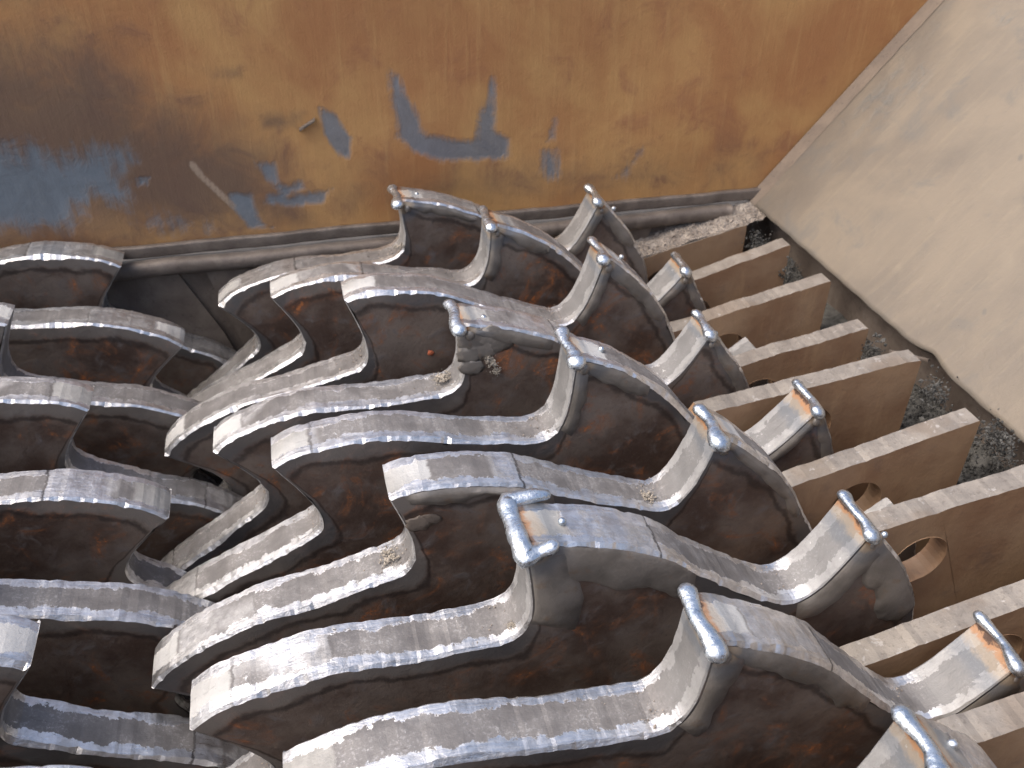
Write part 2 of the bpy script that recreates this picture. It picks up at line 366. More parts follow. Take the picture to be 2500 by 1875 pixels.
def make_disc(name, parent, y, phi, tips, beads, seed, mirror=False, scale=1.0):
    (A, RAD, Q, Sl, F, K), th0 = disc_profile(phi, tips, seed, [b[0] for b in beads])
    RAD = RAD * scale
    n = len(A)
    a = np.radians(A); P = np.stack([RAD * np.cos(a), RAD * np.sin(a)], 1)
    q = np.radians(Q); C = 2.9 * np.stack([np.cos(q), np.sin(q)], 1)
    T = np.roll(P, -1, 0) - np.roll(P, 1, 0); T /= np.linalg.norm(T, axis=1)[:, None] + 1e-9
    Nn = np.stack([T[:, 1], -T[:, 0]], 1)
    Nn *= np.sign((Nn * P).sum(1) + 1e-9)[:, None]
    # keep normals on the hook faces pointing out of the metal (ccw side)
    tang = np.stack([-np.sin(a), np.cos(a)], 1)
    fl = F > .6; sg = np.sign((Nn[fl] * tang[fl]).sum(1)); Nn[fl] *= np.where(sg == 0, 1, sg)[:, None]
    for _ in range(2): Nn = (np.roll(Nn, 1, 0) + 2 * Nn + np.roll(Nn, -1, 0)); Nn /= np.linalg.norm(Nn, axis=1)[:, None]
    idx = np.arange(n)
    def cham(off):
        return np.array([.020 + .050 * max(0, noise.noise((i * .06, seed * 2.3, off))) + .034 * max(0, noise.noise((i * .37, seed, off + 3))) for i in idx])
    c0 = cham(1.0) * (1 - .55 * F); c1 = cham(9.0) * (1 - .55 * F)
    rows = []; vv = []; ri = []
    def row(p, yy, vcoord, rim):
        rows.append(np.column_stack([p[:, 0], np.broadcast_to(yy, n), p[:, 1]])); vv.append(np.full(n, vcoord)); ri.append(np.broadcast_to(rim, n))
    def ins(f): return P + (C - P) * f
    seglen = np.linalg.norm(C - P, axis=1)
    back_f = [1.0, .25]
    for f in back_f: row(ins(f), THK, 1.0, seglen * f)
    row(P - Nn * c1[:, None], THK, 1.0, 0.03)
    row(P, THK - c1 * .9, .9, 0)
    for k in (.7, .5, .3):
        wob = np.array([noise.noise((i * .12, k * 5, seed * 1.3)) * .003 + noise.noise((i * .4, k * 9, seed)) * .002 for i in idx])
        row(P + Nn * (wob + .003)[:, None], THK * k, k, 0)
    row(P, c0 * .9, .1, 0)
    row(P - Nn * c0[:, None], 0.0, 0.0, 0.03)
    for f in (.06, .12, .2, .3, .45, .7, 1.0): row(ins(f), 0.0, 0.0, seglen * f)
    inner = []
    for r_, rm in ((2.0, 2), (1.25, 3)):
        qq = np.radians(Q); row(np.stack([r_ * np.cos(qq), r_ * np.sin(qq)], 1), 0.0, 0.0, rm)
    V = np.concatenate(rows); nr = len(rows); f = []; mi = []; sm = []
    for k in range(nr - 1):
        rimrow = 2 <= k <= 7
        for i in range(n):
            j = (i + 1) % n
            f.append((k * n + i, k * n + j, (k + 1) * n + j, (k + 1) * n + i)); mi.append(1 if rimrow else 0); sm.append(False)
    # heat: distance to the bead tips, in the x-z plane
    tipd = np.full(n * nr, 9.0)
    bt = []
    for ta, kind in beads:
        k = min(th0, key=lambda k: abs((th0[k][0] - ta + 180) % 360 - 180)); ang, rad = th0[k]; rad *= scale
        bt.append((math.radians(ang), rad, kind, k))
        x, z = (rad - .02) * math.cos(math.radians(ang)), (rad - .02) * math.sin(math.radians(ang))
        tipd = np.minimum(tipd, np.hypot(V[:, 0] - x, V[:, 2] - z) * (1.0 + .75 * abs(noise.noise((seed * 1.9, k * 2.7, 6.0))) * 2))
    if mirror: V[:, 0] *= -1; f = [t[::-1] for t in f]
    att = {'v': np.concatenate(vv), 'rim': np.concatenate(ri), 's': np.tile(Sl, nr), 'face': np.tile(F, nr), 'tip': tipd}
    o = obj(name, V, f, [M_FACE, M_RIM], parent, mi, att, sm)
    o.location = (0, y * U, 0)
    # raised hardfacing pads on the near side of the teeth
    def pad(k, lo, hi, wfun, thick, face_leg=False):
        sel = [i for i in range(n) if K[i] == k and (CSRC[i % len(CSRC)] >= lo) and (CSRC[i % len(CSRC)] <= hi)]
        if len(sel) < 4: return
        pv = []; pf = []; L = len(sel); td = []
        for m_, i in enumerate(sel):
            u = m_ / (L - 1); W = wfun(u) * (1 + .35 * noise.noise((i * .09, seed, 11))) + .03 * noise.noise((i * .3, seed, 5))
            endt = min(1.0, min(u, 1 - u) * 12 + .05)
            d = (C[i] - P[i]); d = d / np.linalg.norm(d)
            if face_leg:
                d = -Nn[i] * .85 + np.array([-math.cos(a[i]), -math.sin(a[i])]) * .15
            for w_, yy in ((.028, -.004), (.06, -thick * endt), (W * .5, -thick * 1.15 * endt), (W * .92, -thick * endt), (W + .02, .004)):
                p = P[i] + d * w_; pv.append((p[0], yy, p[1]))
        for m_ in range(L - 1):
            for r_ in range(4):
                b = m_ * 5 + r_; pf.append((b, b + 5, b + 6, b + 1))
        pf = [t[::-1] for t in pf] if not mirror else pf
        pv = np.array(pv)
        tdp = np.full(len(pv), 9.0)
        for ang, rad, kind, kk in bt:
            tdp = np.minimum(tdp, np.hypot(pv[:, 0] - rad * math.cos(ang), pv[:, 2] - rad * math.sin(ang)))
        if mirror: pv[:, 0] *= -1
        po = obj('hardfacing_pad', pv, pf, M_PAD, o, None, {'tip': tdp}, True)
    return o, bt, pad, th0

def make_bead(o, ang, rad, kind, seed):
    """lumpy weld run laid along the tip edge, from the near face to the far face"""
    r = random.Random(seed)
    x0, z0 = (rad - .012) * math.cos(ang), (rad - .012) * math.sin(ang)
    er = Vector((math.cos(ang), 0, math.sin(ang))); et = Vector((-math.sin(ang), 0, math.cos(ang)))
    path = []
    Lb, La = -.045, THK + .02
    if kind == 'L':       # run that turns the corners at both ends
        path = [(Vector((x0, La, z0)) - et * .27 - er * .045, .045), (Vector((x0, La, z0)) - et * .2 - er * .02, .06), (Vector((x0, La, z0)), .072)]
        for k in range(1, 7): path.append((Vector((x0, La + (Lb - La) * k / 7, z0)) + et * .01, .066 + .006 * math.sin(k * 1.6)))
        path += [(Vector((x0, Lb - .01, z0)) - er * .05, .088), (Vector((x0, Lb, z0)) - et * .10 - er * .04, .05), (Vector((x0, Lb, z0)) - et * .17 - er * .03, .062)]
    else:
        n = 9; fat = r.uniform(.85, 1.1)
        w1, w2, wm = r.uniform(.062, .078), r.uniform(.078, .096), r.uniform(.046, .058)
        a0, a1 = La - r.uniform(.02, .09), Lb + r.uniform(.01, .05)
        if kind == 'short': a0 = THK * .75; w1 = .06
        for k in range(n):
            u = k / (n - 1)
            wd = wm + (w1 - wm) * max(0, 1 - u * 3.2) ** 1.2 + (w2 - wm) * max(0, 1 - (1 - u) * 2.6) ** 1.1
            path.append((Vector((x0, a0 + (a1 - a0) * u, z0)) + et * (.014 * math.sin(k * .8 + seed) + .008) - er * .03 * max(0, u * 3 - 2), wd * fat))
    # tube with rounded ends
    pts = []
    for i in range(len(path) - 1):
        for s_ in range(4):
            t = s_ / 4; pts.append((path[i][0].lerp(path[i + 1][0], t), path[i][1] * (1 - t) + path[i + 1][1] * t))
    pts.append(path[-1])
    d0 = (pts[0][0] - pts[1][0]).normalized(); d1 = (pts[-1][0] - pts[-2][0]).normalized()
    cap0 = [(pts[0][0] + d0 * pts[0][1] * math.sin(R(b)), pts[0][1] * math.cos(R(b))) for b in (85, 60, 30)]
    cap1 = [(pts[-1][0] + d1 * pts[-1][1] * math.sin(R(b)), pts[-1][1] * math.cos(R(b))) for b in (30, 60, 85)]
    pts = cap0 + pts + cap1
    V = []; F = []; m = 12; up = er
    for i, (p, w_) in enumerate(pts):
        d = (pts[min(i + 1, len(pts) - 1)][0] - pts[max(i - 1, 0)][0]).normalized()
        sx = up.cross(d).normalized(); sy = d.cross(sx).normalized()
        for k in range(m):
            b = 2 * math.pi * k / m
            rr = w_ * (1 + .05 * noise.noise((i * .3 + seed, k * .5, 1.1)))
            V.append(tuple(p + sx * math.cos(b) * rr * 1.0 + sy * math.sin(b) * rr * .72))
    for i in range(len(pts) - 1):
        for k in range(m):
            F.append((i * m + k, i * m + (k + 1) % m, (i + 1) * m + (k + 1) % m, (i + 1) * m + k))
    F += [tuple(range(m - 1, -1, -1)), tuple((len(pts) - 1) * m + k for k in range(m))]
    return obj('weld_bead', V, F, M_BEAD, o, smooth=True)

def droplet(o, name, x, y, z, r, mat, seed=0, squash=(1, .7, 1), parent=True, lump=.18, sub=(8, 6)):
    V = []; F = []; m, n = sub
    V.append((x, y, z + r * squash[2]))
    for i in range(1, n):
        t = math.pi * i / n
        for k in range(m):
            p = 2 * math.pi * k / m
            d = Vector((math.sin(t) * math.cos(p), math.sin(t) * math.sin(p), math.cos(t)))
            rr = r * (1 + lump * noise.noise(d * 1.7 + Vector((seed * 7.1, seed, 0))) + lump * .6 * noise.noise(d * 4.1 + Vector((seed, seed * 3.3, 0))))
            V.append((x + d.x * rr * squash[0], y + d.y * rr * squash[1], z + d.z * rr * squash[2]))
    V.append((x, y, z - r * squash[2]))
    for k in range(m): F.append((0, 1 + k, 1 + (k + 1) % m))
    for i in range(n - 2):
        for k in range(m):
            a_, b_ = 1 + i * m + k, 1 + i * m + (k + 1) % m
            F.append((a_, a_ + m, b_ + m, b_))
    last = len(V) - 1
    for k in range(m): F.append((last, last - m + (k + 1) % m, last - m + k))
    return obj(name, V, F, mat, o, None, {'tip': [9.0] * len(V)}, True)

def ring(name, parent, r, y0, y1, mat, seg=64, r_in=None):
    V = []; F = []
    for yy in (y0, y1):
        for k in range(seg):
            b = 2 * math.pi * k / seg; V.append((r * math.cos(b), yy, r * math.sin(b)))
    for k in range(seg):
        j = (k + 1) % seg; F.append((k, seg + k, seg + j, j))
    F.append(tuple(range(seg))); F.append(tuple(range(2 * seg - 1, seg - 1, -1)))
    sm = [True] * seg + [False, False]
    return obj(name, V, F, mat, parent, smooth=sm)

# ---- right rotor: nine discs in view, each turned a third of a tooth from the next
right = empty('toothed_rotor', (0, 0, 0))
tag(right, 'right-hand rotor of hooked cutter discs whose tooth tips carry fresh silver-blue weld beads', 'cutter rotor', 'pair of intermeshing cutter rotors')
PHI = [135.8, 122.9, 110.8, 97.9, 86.7, 74.4, 63.3, 51.9, 39.6]
TIPS = [[(134.7, 4.242), (99.5, 4.205), (64.7, 4.328), (171.3, 4.25)], [(122.5, 4.29), (87.2, 4.212), (51.3, 4.289)], [(146.5, 4.336), (110.9, 4.329), (73.8, 4.361)],
        [(133.5, 4.309), (97.5, 4.201), (61.3, 4.261)], [(122.9, 4.363), (86.5, 4.346), (50.6, 4.367)], [(145.8, 4.26), (110.4, 4.28), (74.1, 4.258)],
        [(134.3, 4.367), (99.5, 4.357), (62.8, 4.306)], [(124.2, 4.269), (87.6, 4.274), (51.9, 4.261)], [(75.6, 4.292)]]
TIPS[0] = [(171.3, 4.25), (134.7, 4.242), (99.5, 4.205), (64.7, 4.328)]
BEADS = [[(99.8, 'short'), (63.8, 'n')], [(86.9, 'n'), (50.9, 'n')], [(74.8, 'n')], [(97.9, 'n'), (61.9, 'n')], [(86.7, 'n'), (50.7, 'n')],
         [(74.4, 'n')], [(99.3, 'L'), (63.3, 'n')], [(87.9, 'n'), (51.9, 'n')], [(75.6, 'n')]]
# the bead of the rearmost disc sits on the second tooth from the left
BEADS[0] = [(135.8 - 36, 'n'), (135.8 - 72, 'n')]
DISC_LABEL = {6: 'disc whose front tooth has an L-shaped weld bead', 0: 'rearmost disc of the rotor, nearest the rusty wall', 8: 'nearest disc, cut by the bottom right corner'}
for i in range(9):
    y = 8.0 - i
    o, bt, pad, th0 = make_disc('cutter_disc', right, y, PHI[i], TIPS[i], BEADS[i], i + 1)
    if i in DISC_LABEL: o['label'] = DISC_LABEL[i]
    for ang, rad, kind, k in bt:
        b = make_bead(o, ang, rad, kind, i * 3 + k)
    # pads
    for ang, rad, kind, k in bt:
        if i == 6 and kind == 'L':
            pad(k, .3, 6.3, lambda u: .30 + .12 * math.sin(u * 3.0), .022)
            pad((k - 1) % NT, 12.9, 16.7, lambda u: .42 - .10 * u, .030, True)
        elif i == 6:
            pad(k, .2, 5.6, lambda u: .20 + .22 * math.sin(u * 3.1), .026)
            pad((k - 1) % NT, 12.2, 16.6, lambda u: .26, .030, True)
        elif i == 7:
            pad(k, .3, 7.5, lambda u: .13 + .10 * math.sin(u * 3.0), .022)
            pad((k - 1) % NT, 12.4, 16.6, lambda u: .24, .028, True)
        else:
            pad(k, .3, rng.uniform(4, 7), lambda u, q=rng.uniform(.08, .14): q + .06 * math.sin(u * 3.1), .018)
            if rng.random() < .5: pad((k - 1) % NT, 12.8, 16.4, lambda u: .16, .024, True)
    # spatter beside the beads, slag lumps on two faces
    rr = random.Random(50 + i)
    for ang, rad, kind, k in bt:
        q = ang - rr.uniform(.045, .075); hr = rad - .075 - .02 * rr.random()
        droplet(o, 'spatter_drop', hr * math.cos(q), rr.uniform(.08, .32), hr * math.sin(q), rr.uniform(.026, .038), M_BEAD, i + k, (1, 1, .9), lump=.05)
        q2 = ang - .02; droplet(o, 'spatter_drop', (rad - .13) * math.cos(q2), -.012, (rad - .13) * math.sin(q2), rr.uniform(.03, .045), M_PAD, i + k + 9, (1, .8, 1.2), lump=.1)
    if i == 5:
        for x, z, r_ in ((-1.26, 3.69, .085), (-1.19, 3.70, .07)): droplet(o, 'slag_lump', x, -.005, z, r_, M_HOUSE, int(r_ * 100), (1.3, .10, .9), lump=.4, sub=(14, 9))
    if i == 3:
        for x, z, r_ in ((-.40, 3.98, .12), (-.28, 3.99, .11), (-.18, 3.93, .11), (-.42, 3.84, .11), (-.33, 3.88, .12), (-.43, 3.68, .09)): droplet(o, 'slag_lump', x, -.004, z, r_, M_PAD, int(x * -100), (1.4, .13, 1.1), lump=.35, sub=(14, 9))
    if i == 5: pad(1 if abs(PHI[i]) < 0 else [k for k in th0 if abs(th0[k][0] - 110.4) < 3 or abs(th0[k][0] - 110.4 + 360) < 3 or abs(th0[k][0] - 470.4) < 3][0] if any(abs(th0[k][0] - 110.4) < 3 for k in th0) else 9, 1.0, 6.0, lambda u: .15 + .05 * math.sin(u * 9), .03)
    ring('spacer_ring', right, 2.2, y + THK + .003, y + .997, M_SHAFT)
ring('rotor_shaft', right, 1.22, -1.2, 9.9, M_SHAFT)

# ---- left rotor
left = empty('toothed_rotor', (-6.658, 0, 0))
tag(left, 'left-hand rotor of cutter discs with plain ground tooth tips, running out of the left edge', 'cutter rotor', 'pair of intermeshing cutter rotors')
for i in range(9):
    y = 8.537 - i
    phi = 180 - (52 - 12 * i)
    o, bt, pad, th0 = make_disc('cutter_disc', left, y, phi % 36 + 108, [], [], 40 + i, mirror=True, scale=4.34 / 4.29)
    ring('spacer_ring', left, 2.2, y + THK + .003, y + .997, M_SHAFT)
ring('rotor_shaft', left, 1.22, -1.2, 9.9, M_SHAFT)

# ------------------------------------------------------------------ scraper plates between the discs, right side
PL = [(2.82, 13.2, 4.28), (2.90, 15.5, 4.40), (2.94, 12.8, 4.42), (2.92, 10.6, 4.34), (3.21, 7.2, 4.28), (3.04, 13.8, 4.26), (3.26, 10.0, 4.40), (3.16, 14.0, 4.40), (3.50, 10.2, 4.40)]
PLAB = ['rusty scraper plate furthest back, its top edge buried in pale dust by the rear wall',
        'second scraper plate from the rear wall, below the corner of the sloping wall',
        'third scraper plate from the rear wall, right behind a welded tooth tip',
        'fourth scraper plate from the rear wall, in front of a bare grey tooth end',
        'scraper plate with a pale beige top edge, at the middle of the row',
        'scraper plate with its hole half covered by a bare yellow-edged tooth end',
        'scraper plate with bright scratches on its top edge and a large open hole',
        'second scraper plate from the front, its top edge crossing a welded tooth',
        'nearest scraper plate, cut off by the bottom right corner of the photo']
for i, (z33, sl, xr) in enumerate(PL):
    y0 = 8.58 - i; m = math.tan(R(sl))
    zt = lambda x: z33 + m * (x - 3.3)
    xl = (2.3, 2.3, 2.35, 2.3, 1.85, 2.15, 2.5, 1.8, 1.8)[i]
    top = []
    N = 44
    for k in range(N + 1):
        x = xl + (xr - xl) * k / N; top.append((x, zt(x) + .02 * noise.noise((x * 1.7, i * 3.0, 0)) + .014 * noise.noise((x * 5.0, i * 3.0, 5)) + .010 * noise.noise((x * 14.0, i * 3.0, 5))))
    loop = top + [(xr + .015, zt(xr) - .03), (xr + .02, .4), (xr, -.8)]
    for k in range(0, 11):
        b = R(-14 + k * 7.2); loop.append((2.45 * math.cos(b), 2.45 * math.sin(b)))
    loop = loop[::-1]
    hx, hz, hr = 3.1 + .02 * (i % 3), zt(3.1) - .56, .275
    hole = [(hx + hr * math.cos(2 * math.pi * k / 28), hz + hr * math.sin(2 * math.pi * k / 28)) for k in range(28)]
    v, f = prism(loop, [hole], y0, y0 + .22)
    # duplicate the top strip's vertices so the worn edge keeps its own tone
    n0 = len(v); att = [0.0] * n0
    V = list(v); F = []
    tl = len(loop) + len(hole)
    topset = set(range(len(loop) - 1 - N, len(loop)))
    cache = {}
    for t in f:
        ids = set(k % tl for k in t)
        if len(t) == 4 and ids <= topset:
            nt_ = []
            for k in t:
                if k not in cache: cache[k] = len(V); V.append(V[k]); att.append(1.0)
                nt_.append(cache[k])
            F.append(tuple(nt_))
        else: F.append(t)
    o = obj('scraper_plate', [(x - 3.3, yy - y0, zz) for x, yy, zz in V], F, M_PLATE, None, None, {'top': att}, False)
    o.location = (3.3 * U, y0 * U, 0)
    bv = o.modifiers.new('edge', 'BEVEL'); bv.width = .018 * U; bv.segments = 2; bv.limit_method = 'ANGLE'; bv.angle_limit = R(50)
    tag(o, PLAB[i], 'scraper plate', 'row of scraper plates beside the right rotor')

# ------------------------------------------------------------------ hopper walls
def sdf(pt, poly):
    """signed distance to a polygon (inside positive)"""
    x, y = pt[:, 0], pt[:, 1]; d = np.full(len(x), 1e9); ins = np.zeros(len(x), bool)
    n = len(poly)
    for i in range(n):
        x0, y0 = poly[i]; x1, y1 = poly[(i + 1) % n]
        ex, ey = x1 - x0, y1 - y0; t = np.clip(((x - x0) * ex + (y - y0) * ey) / (ex * ex + ey * ey + 1e-12), 0, 1)
        d = np.minimum(d, np.hypot(x - x0 - t * ex, y - y0 - t * ey))
        c = ((y0 > y) != (y1 > y)) & (x < (x1 - x0) * (y - y0) / (y1 - y0 + 1e-12) + x0); ins ^= c
    return np.where(ins, d, -d)
def soft(pt, poly, w): return np.clip(.5 + sdf(pt, poly) / (2 * w), 0, 1)
def polyline(pt, L, w):
    d = np.full(len(pt), 1e9)
    for (x0, y0), (x1, y1) in zip(L, L[1:]):
        ex, ey = x1 - x0, y1 - y0; t = np.clip(((pt[:, 0] - x0) * ex + (pt[:, 1] - y0) * ey) / (ex * ex + ey * ey), 0, 1)
        d = np.minimum(d, np.hypot(pt[:, 0] - x0 - t * ex, pt[:, 1] - y0 - t * ey))
    return np.clip(1.2 - d / w, 0, 1)

BARE = [([(-1.47, 4.97), (-1.26, 4.87), (-1.09, 4.53), (-1.12, 4.27), (-1.26, 4.31), (-1.43, 4.59)], .05, 1),
        ([(-.57, 5.36), (-.44, 5.27), (-.37, 5.01), (-.26, 4.86), (-.13, 4.52), (.47, 4.41), (.54, 4.71), (.69, 5.23), (.75, 5.19), (.75, 4.52), (.93, 4.38), (.94, 4.1), (.01, 4.14), (-.32, 4.29), (-.52, 4.49), (-.57, 4.93)], .07, .9),
        ([(-2.31, 4.33), (-2.06, 4.31), (-2.04, 4.04), (-1.9, 4.0), (-1.78, 4.05), (-1.73, 3.95), (-1.95, 3.86), (-1.39, 3.92), (-1.53, 3.71), (-1.97, 3.69), (-2.27, 3.78), (-2.23, 3.9), (-2.08, 3.92)], .06, .85),
        ([(-2.68, 3.97), (-2.4, 3.92), (-2.34, 3.53), (-2.2, 3.45), (-2.51, 3.47), (-2.68, 3.78)], .05, 1),
        ([(-6.5, 4.79), (-4.73, 4.7), (-4.5, 4.6), (-4.04, 4.62), (-3.78, 4.63), (-3.73, 4.48), (-3.88, 4.29), (-3.79, 3.99), (-3.9, 3.75), (-4.03, 3.89), (-4.25, 4.06), (-4.61, 3.70), (-6.5, 3.8)], .2, 1),
        ([(-3.7, 4.28), (-3.54, 4.26), (-3.59, 4.15), (-3.73, 4.13)], .04, .8),
        ([(-3.64, 3.91), (-3.23, 3.81), (-2.73, 3.44), (-3.76, 3.48), (-3.99, 3.7)], .2, .65),
        ([(1.53, 4.66), (1.62, 4.58), (1.59, 4.27), (1.42, 4.28)], .06, .75), ([(1.35, 4.22), (1.61, 4.2), (1.66, 3.81), (1.56, 3.72), (1.36, 3.8)], .09, .8),
        ([(2.79, 4.17), (2.87, 4.07), (2.57, 3.66), (2.43, 3.71)], .08, .7)]
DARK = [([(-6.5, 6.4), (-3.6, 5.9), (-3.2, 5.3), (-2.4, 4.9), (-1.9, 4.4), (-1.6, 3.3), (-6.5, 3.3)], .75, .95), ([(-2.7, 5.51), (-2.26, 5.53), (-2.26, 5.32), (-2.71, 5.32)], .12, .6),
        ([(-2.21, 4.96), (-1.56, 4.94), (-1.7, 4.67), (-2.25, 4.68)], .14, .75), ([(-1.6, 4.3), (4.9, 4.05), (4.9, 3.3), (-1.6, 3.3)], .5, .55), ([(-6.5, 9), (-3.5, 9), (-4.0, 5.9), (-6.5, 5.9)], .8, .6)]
YW = 9.1; ZTOP = 7.0
step = .05
xs = np.arange(-17.6, 9.2 + step, step); xs = np.r_[np.arange(-17.6, -6.6, .4), np.arange(-6.6, 9.3, step)]
zs = np.r_[np.arange(3.3, 6.6, step), np.arange(6.6, ZTOP + .01, .2)]
XX, ZZ = np.meshgrid(xs, zs); pt = np.stack([XX.ravel(), ZZ.ravel()], 1)
bare = np.zeros(len(pt)); dark = np.zeros(len(pt)); pale = np.zeros(len(pt))
for P_, w_, k_ in BARE: bare = np.maximum(bare, soft(pt, P_, w_ * 1.8) * min(1, k_ * 1.1))
for P_, w_, k_ in DARK: dark = np.maximum(dark, soft(pt, P_, w_) * k_)  # broad left areas: mottled mill scale, with shade put into the colour too
pale = np.maximum(pale, polyline(pt, [(-3.04, 4.37), (-2.96, 4.21), (-2.64, 3.78)], .075) * .9)
nx, nz = len(xs), len(zs)
V = np.column_stack([pt[:, 0], np.zeros(len(pt)), pt[:, 1]])
V[:, 1] += np.array([.03 * noise.noise((p[0] * .5, p[1] * .5, 3.0)) for p in pt])
n1 = len(V); V = np.concatenate([V, [(xs[0], .12, zs[0]), (xs[-1], .12, zs[0]), (xs[-1], .12, zs[-1]), (xs[0], .12, zs[-1])]])
F = [(k * nx + i, k * nx + i + 1, (k + 1) * nx + i + 1, (k + 1) * nx + i) for k in range(nz - 1) for i in range(nx - 1)]
F += [(n1, n1 + 3, n1 + 2, n1 + 1)]
F += [tuple([n1, n1 + 1] + [i for i in range(nx - 1, -1, -1)]), tuple([n1 + 3] + [(nz - 1) * nx + i for i in range(nx)] + [n1 + 2])]
pad4 = lambda q: np.r_[q, np.zeros(4)]
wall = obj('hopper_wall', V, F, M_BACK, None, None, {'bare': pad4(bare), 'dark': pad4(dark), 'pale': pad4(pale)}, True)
wall.location = (0, YW * U, 0)
tag(wall, 'upright rust-brown steel hopper wall with blue-grey scraped patches behind the rotors', 'wall')
v, f = box_vf(-17.6, 4.75, -.10, -.008, 3.24, 3.40, .03)
lip = obj('bottom_lip', v, f, M_BAR, wall, smooth=True)
# little torn burr standing off the sheet
v, f = box_vf(-1.72, -1.52, -.05, .01, 4.70, 4.74, .012)
bur = obj('torn_burr', v, f, M_HOUSE, wall, smooth=True); 
for vtx in bur.data.vertices: vtx.co.z += (vtx.co.x / U + 1.72) * .55 * U

# sloping right wall: bottom edge at x 4.53, z 3.2
SL = math.atan(1.2); cs, sn = math.cos(SL), math.sin(SL)
ys = np.r_[np.arange(-3.0, 2.0, .25), np.arange(2.0, YW + .001, .06)]; ys[-1] = YW - .012
ts = np.r_[np.arange(0, 4.6, .06), np.arange(4.6, 5.4, .2)]
YY, TT = np.meshgrid(ys, ts); ZW = 3.2 + TT * sn; pt2 = np.stack([YY.ravel(), ZW.ravel()], 1)
SB = [([(8.80, 5.74), (8.64, 5.94), (8.48, 5.34), (8.24, 4.86), (8.33, 4.57), (8.65, 4.22), (8.74, 3.6), (8.55, 3.19), (8.9, 3.24), (8.88, 3.77), (8.76, 4.68), (8.69, 5.31)], .28, .62),
      ([(8.62, 4.6), (8.45, 5.29), (8.0, 5.46), (7.8, 5.04), (7.97, 4.42), (8.22, 4.22)], .3, .55), ([(8.39, 5.99), (7.7, 6.13), (7.35, 5.9), (7.67, 5.67)], .25, .6)]
SP = [([(6.3, 3.47), (5.98, 3.73), (5.85, 3.57)], .12, .8), ([(5.22, 4.18), (5.02, 4.36), (4.67, 4.13), (4.9, 4.02)], .2, .7), ([(7.22, 3.82), (6.54, 4.15), (6.06, 5.05), (5.34, 4.57), (6.49, 3.41)], .4, .45)]
sb = np.zeros(len(pt2)); spl = np.zeros(len(pt2)); sdk = np.zeros(len(pt2))
for P_, w_, k_ in SB: sb = np.maximum(sb, soft(pt2, P_, w_) * k_)
for P_, w_, k_ in SP: spl = np.maximum(spl, soft(pt2, P_, w_) * k_)
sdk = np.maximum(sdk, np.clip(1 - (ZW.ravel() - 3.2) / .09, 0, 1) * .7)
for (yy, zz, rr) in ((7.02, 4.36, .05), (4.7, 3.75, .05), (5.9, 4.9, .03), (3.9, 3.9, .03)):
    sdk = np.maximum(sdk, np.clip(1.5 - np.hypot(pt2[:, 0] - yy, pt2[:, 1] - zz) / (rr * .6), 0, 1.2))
ny, ntt = len(ys), len(ts)
# bite out of the bottom edge
bite = np.array([.07 * math.exp(-((y_ - 4.75) / .22) ** 2) for y_ in ys])
T2 = TT + np.where(TT < .6, (1 - TT / .6), 0) * (bite[None, :] + np.array([.012 * noise.noise((y_ * 4, 0, 0)) for y_ in ys])[None, :])
bend = np.array([.012 * noise.noise((p[0] * .4, p[1] * .4, 8.0)) for p in pt2])
Vx = 4.53 + T2.ravel() * cs; Vz = 3.2 + T2.ravel() * sn
Vf = np.column_stack([Vx - bend * sn, YY.ravel(), Vz + bend * cs]); off = np.array([sn, 0, -cs]) * .12
V = np.concatenate([Vf, Vf + off]); n1 = len(Vf); F = []
for k in range(ntt - 1):
    for i in range(ny - 1):
        a_, b_, c_, d_ = k * ny + i, k * ny + i + 1, (k + 1) * ny + i + 1, (k + 1) * ny + i
        F.append((a_, d_, c_, b_)); F.append((n1 + a_, n1 + b_, n1 + c_, n1 + d_))
for i in range(ny - 1): F.append((i, i + 1, n1 + i + 1, n1 + i)); F.append(((ntt - 1) * ny + i, n1 + (ntt - 1) * ny + i, n1 + (ntt - 1) * ny + i + 1, (ntt - 1) * ny + i + 1))
for k in range(ntt - 1):
    F.append((k * ny, n1 + k * ny, n1 + (k + 1) * ny, (k + 1) * ny))
    e_ = ny - 1; F.append((k * ny + e_, (k + 1) * ny + e_, n1 + (k + 1) * ny + e_, n1 + k * ny + e_))
d2 = lambda q: np.r_[q, q]
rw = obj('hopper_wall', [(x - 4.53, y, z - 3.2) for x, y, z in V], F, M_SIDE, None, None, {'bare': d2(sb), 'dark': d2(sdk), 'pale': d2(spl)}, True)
rw.location = (4.53 * U, 0, 3.2 * U)
tag(rw, 'pale dusty hopper wall sloping up to the right above the scraper plates', 'wall')
# unseen near hopper wall, added to block front sky light and bounce warm light
v, f = box_vf(-17.6, 6.6, -2.75, -2.63, 3.2, 5.6)
fw = obj('hopper_wall', v, f, M_BOUNCE); tag(fw, 'unseen near hopper wall, added to dim and warm the front light on the rotors', 'wall')
# weld seam strip along the corner of the two walls
v = []; f = []
for k in range(60):
    t = k / 59 * 4.95; x = 4.53 + t * cs; z = 3.2 + t * sn; j = .02 * noise.noise((k * .5, 0, 0))
    for dy, dn in ((-.24 + j, .004), (-.12 + j * .5, .014), (-.012, .03)): v.append((x - dn * sn, YW + dy, z + dn * cs))
for k in range(59):
    for r_ in range(2): b = k * 3 + r_; f.append((b, b + 3, b + 4, b + 1))
seam = obj('corner_seam', [(x - 4.53, y, z - 3.2) for x, y, z in v], f, mat_simple("pinkish_seam_steel", (0.175, .14, .112), (0.23, .182, .14), 2.0, .6), rw, smooth=True)

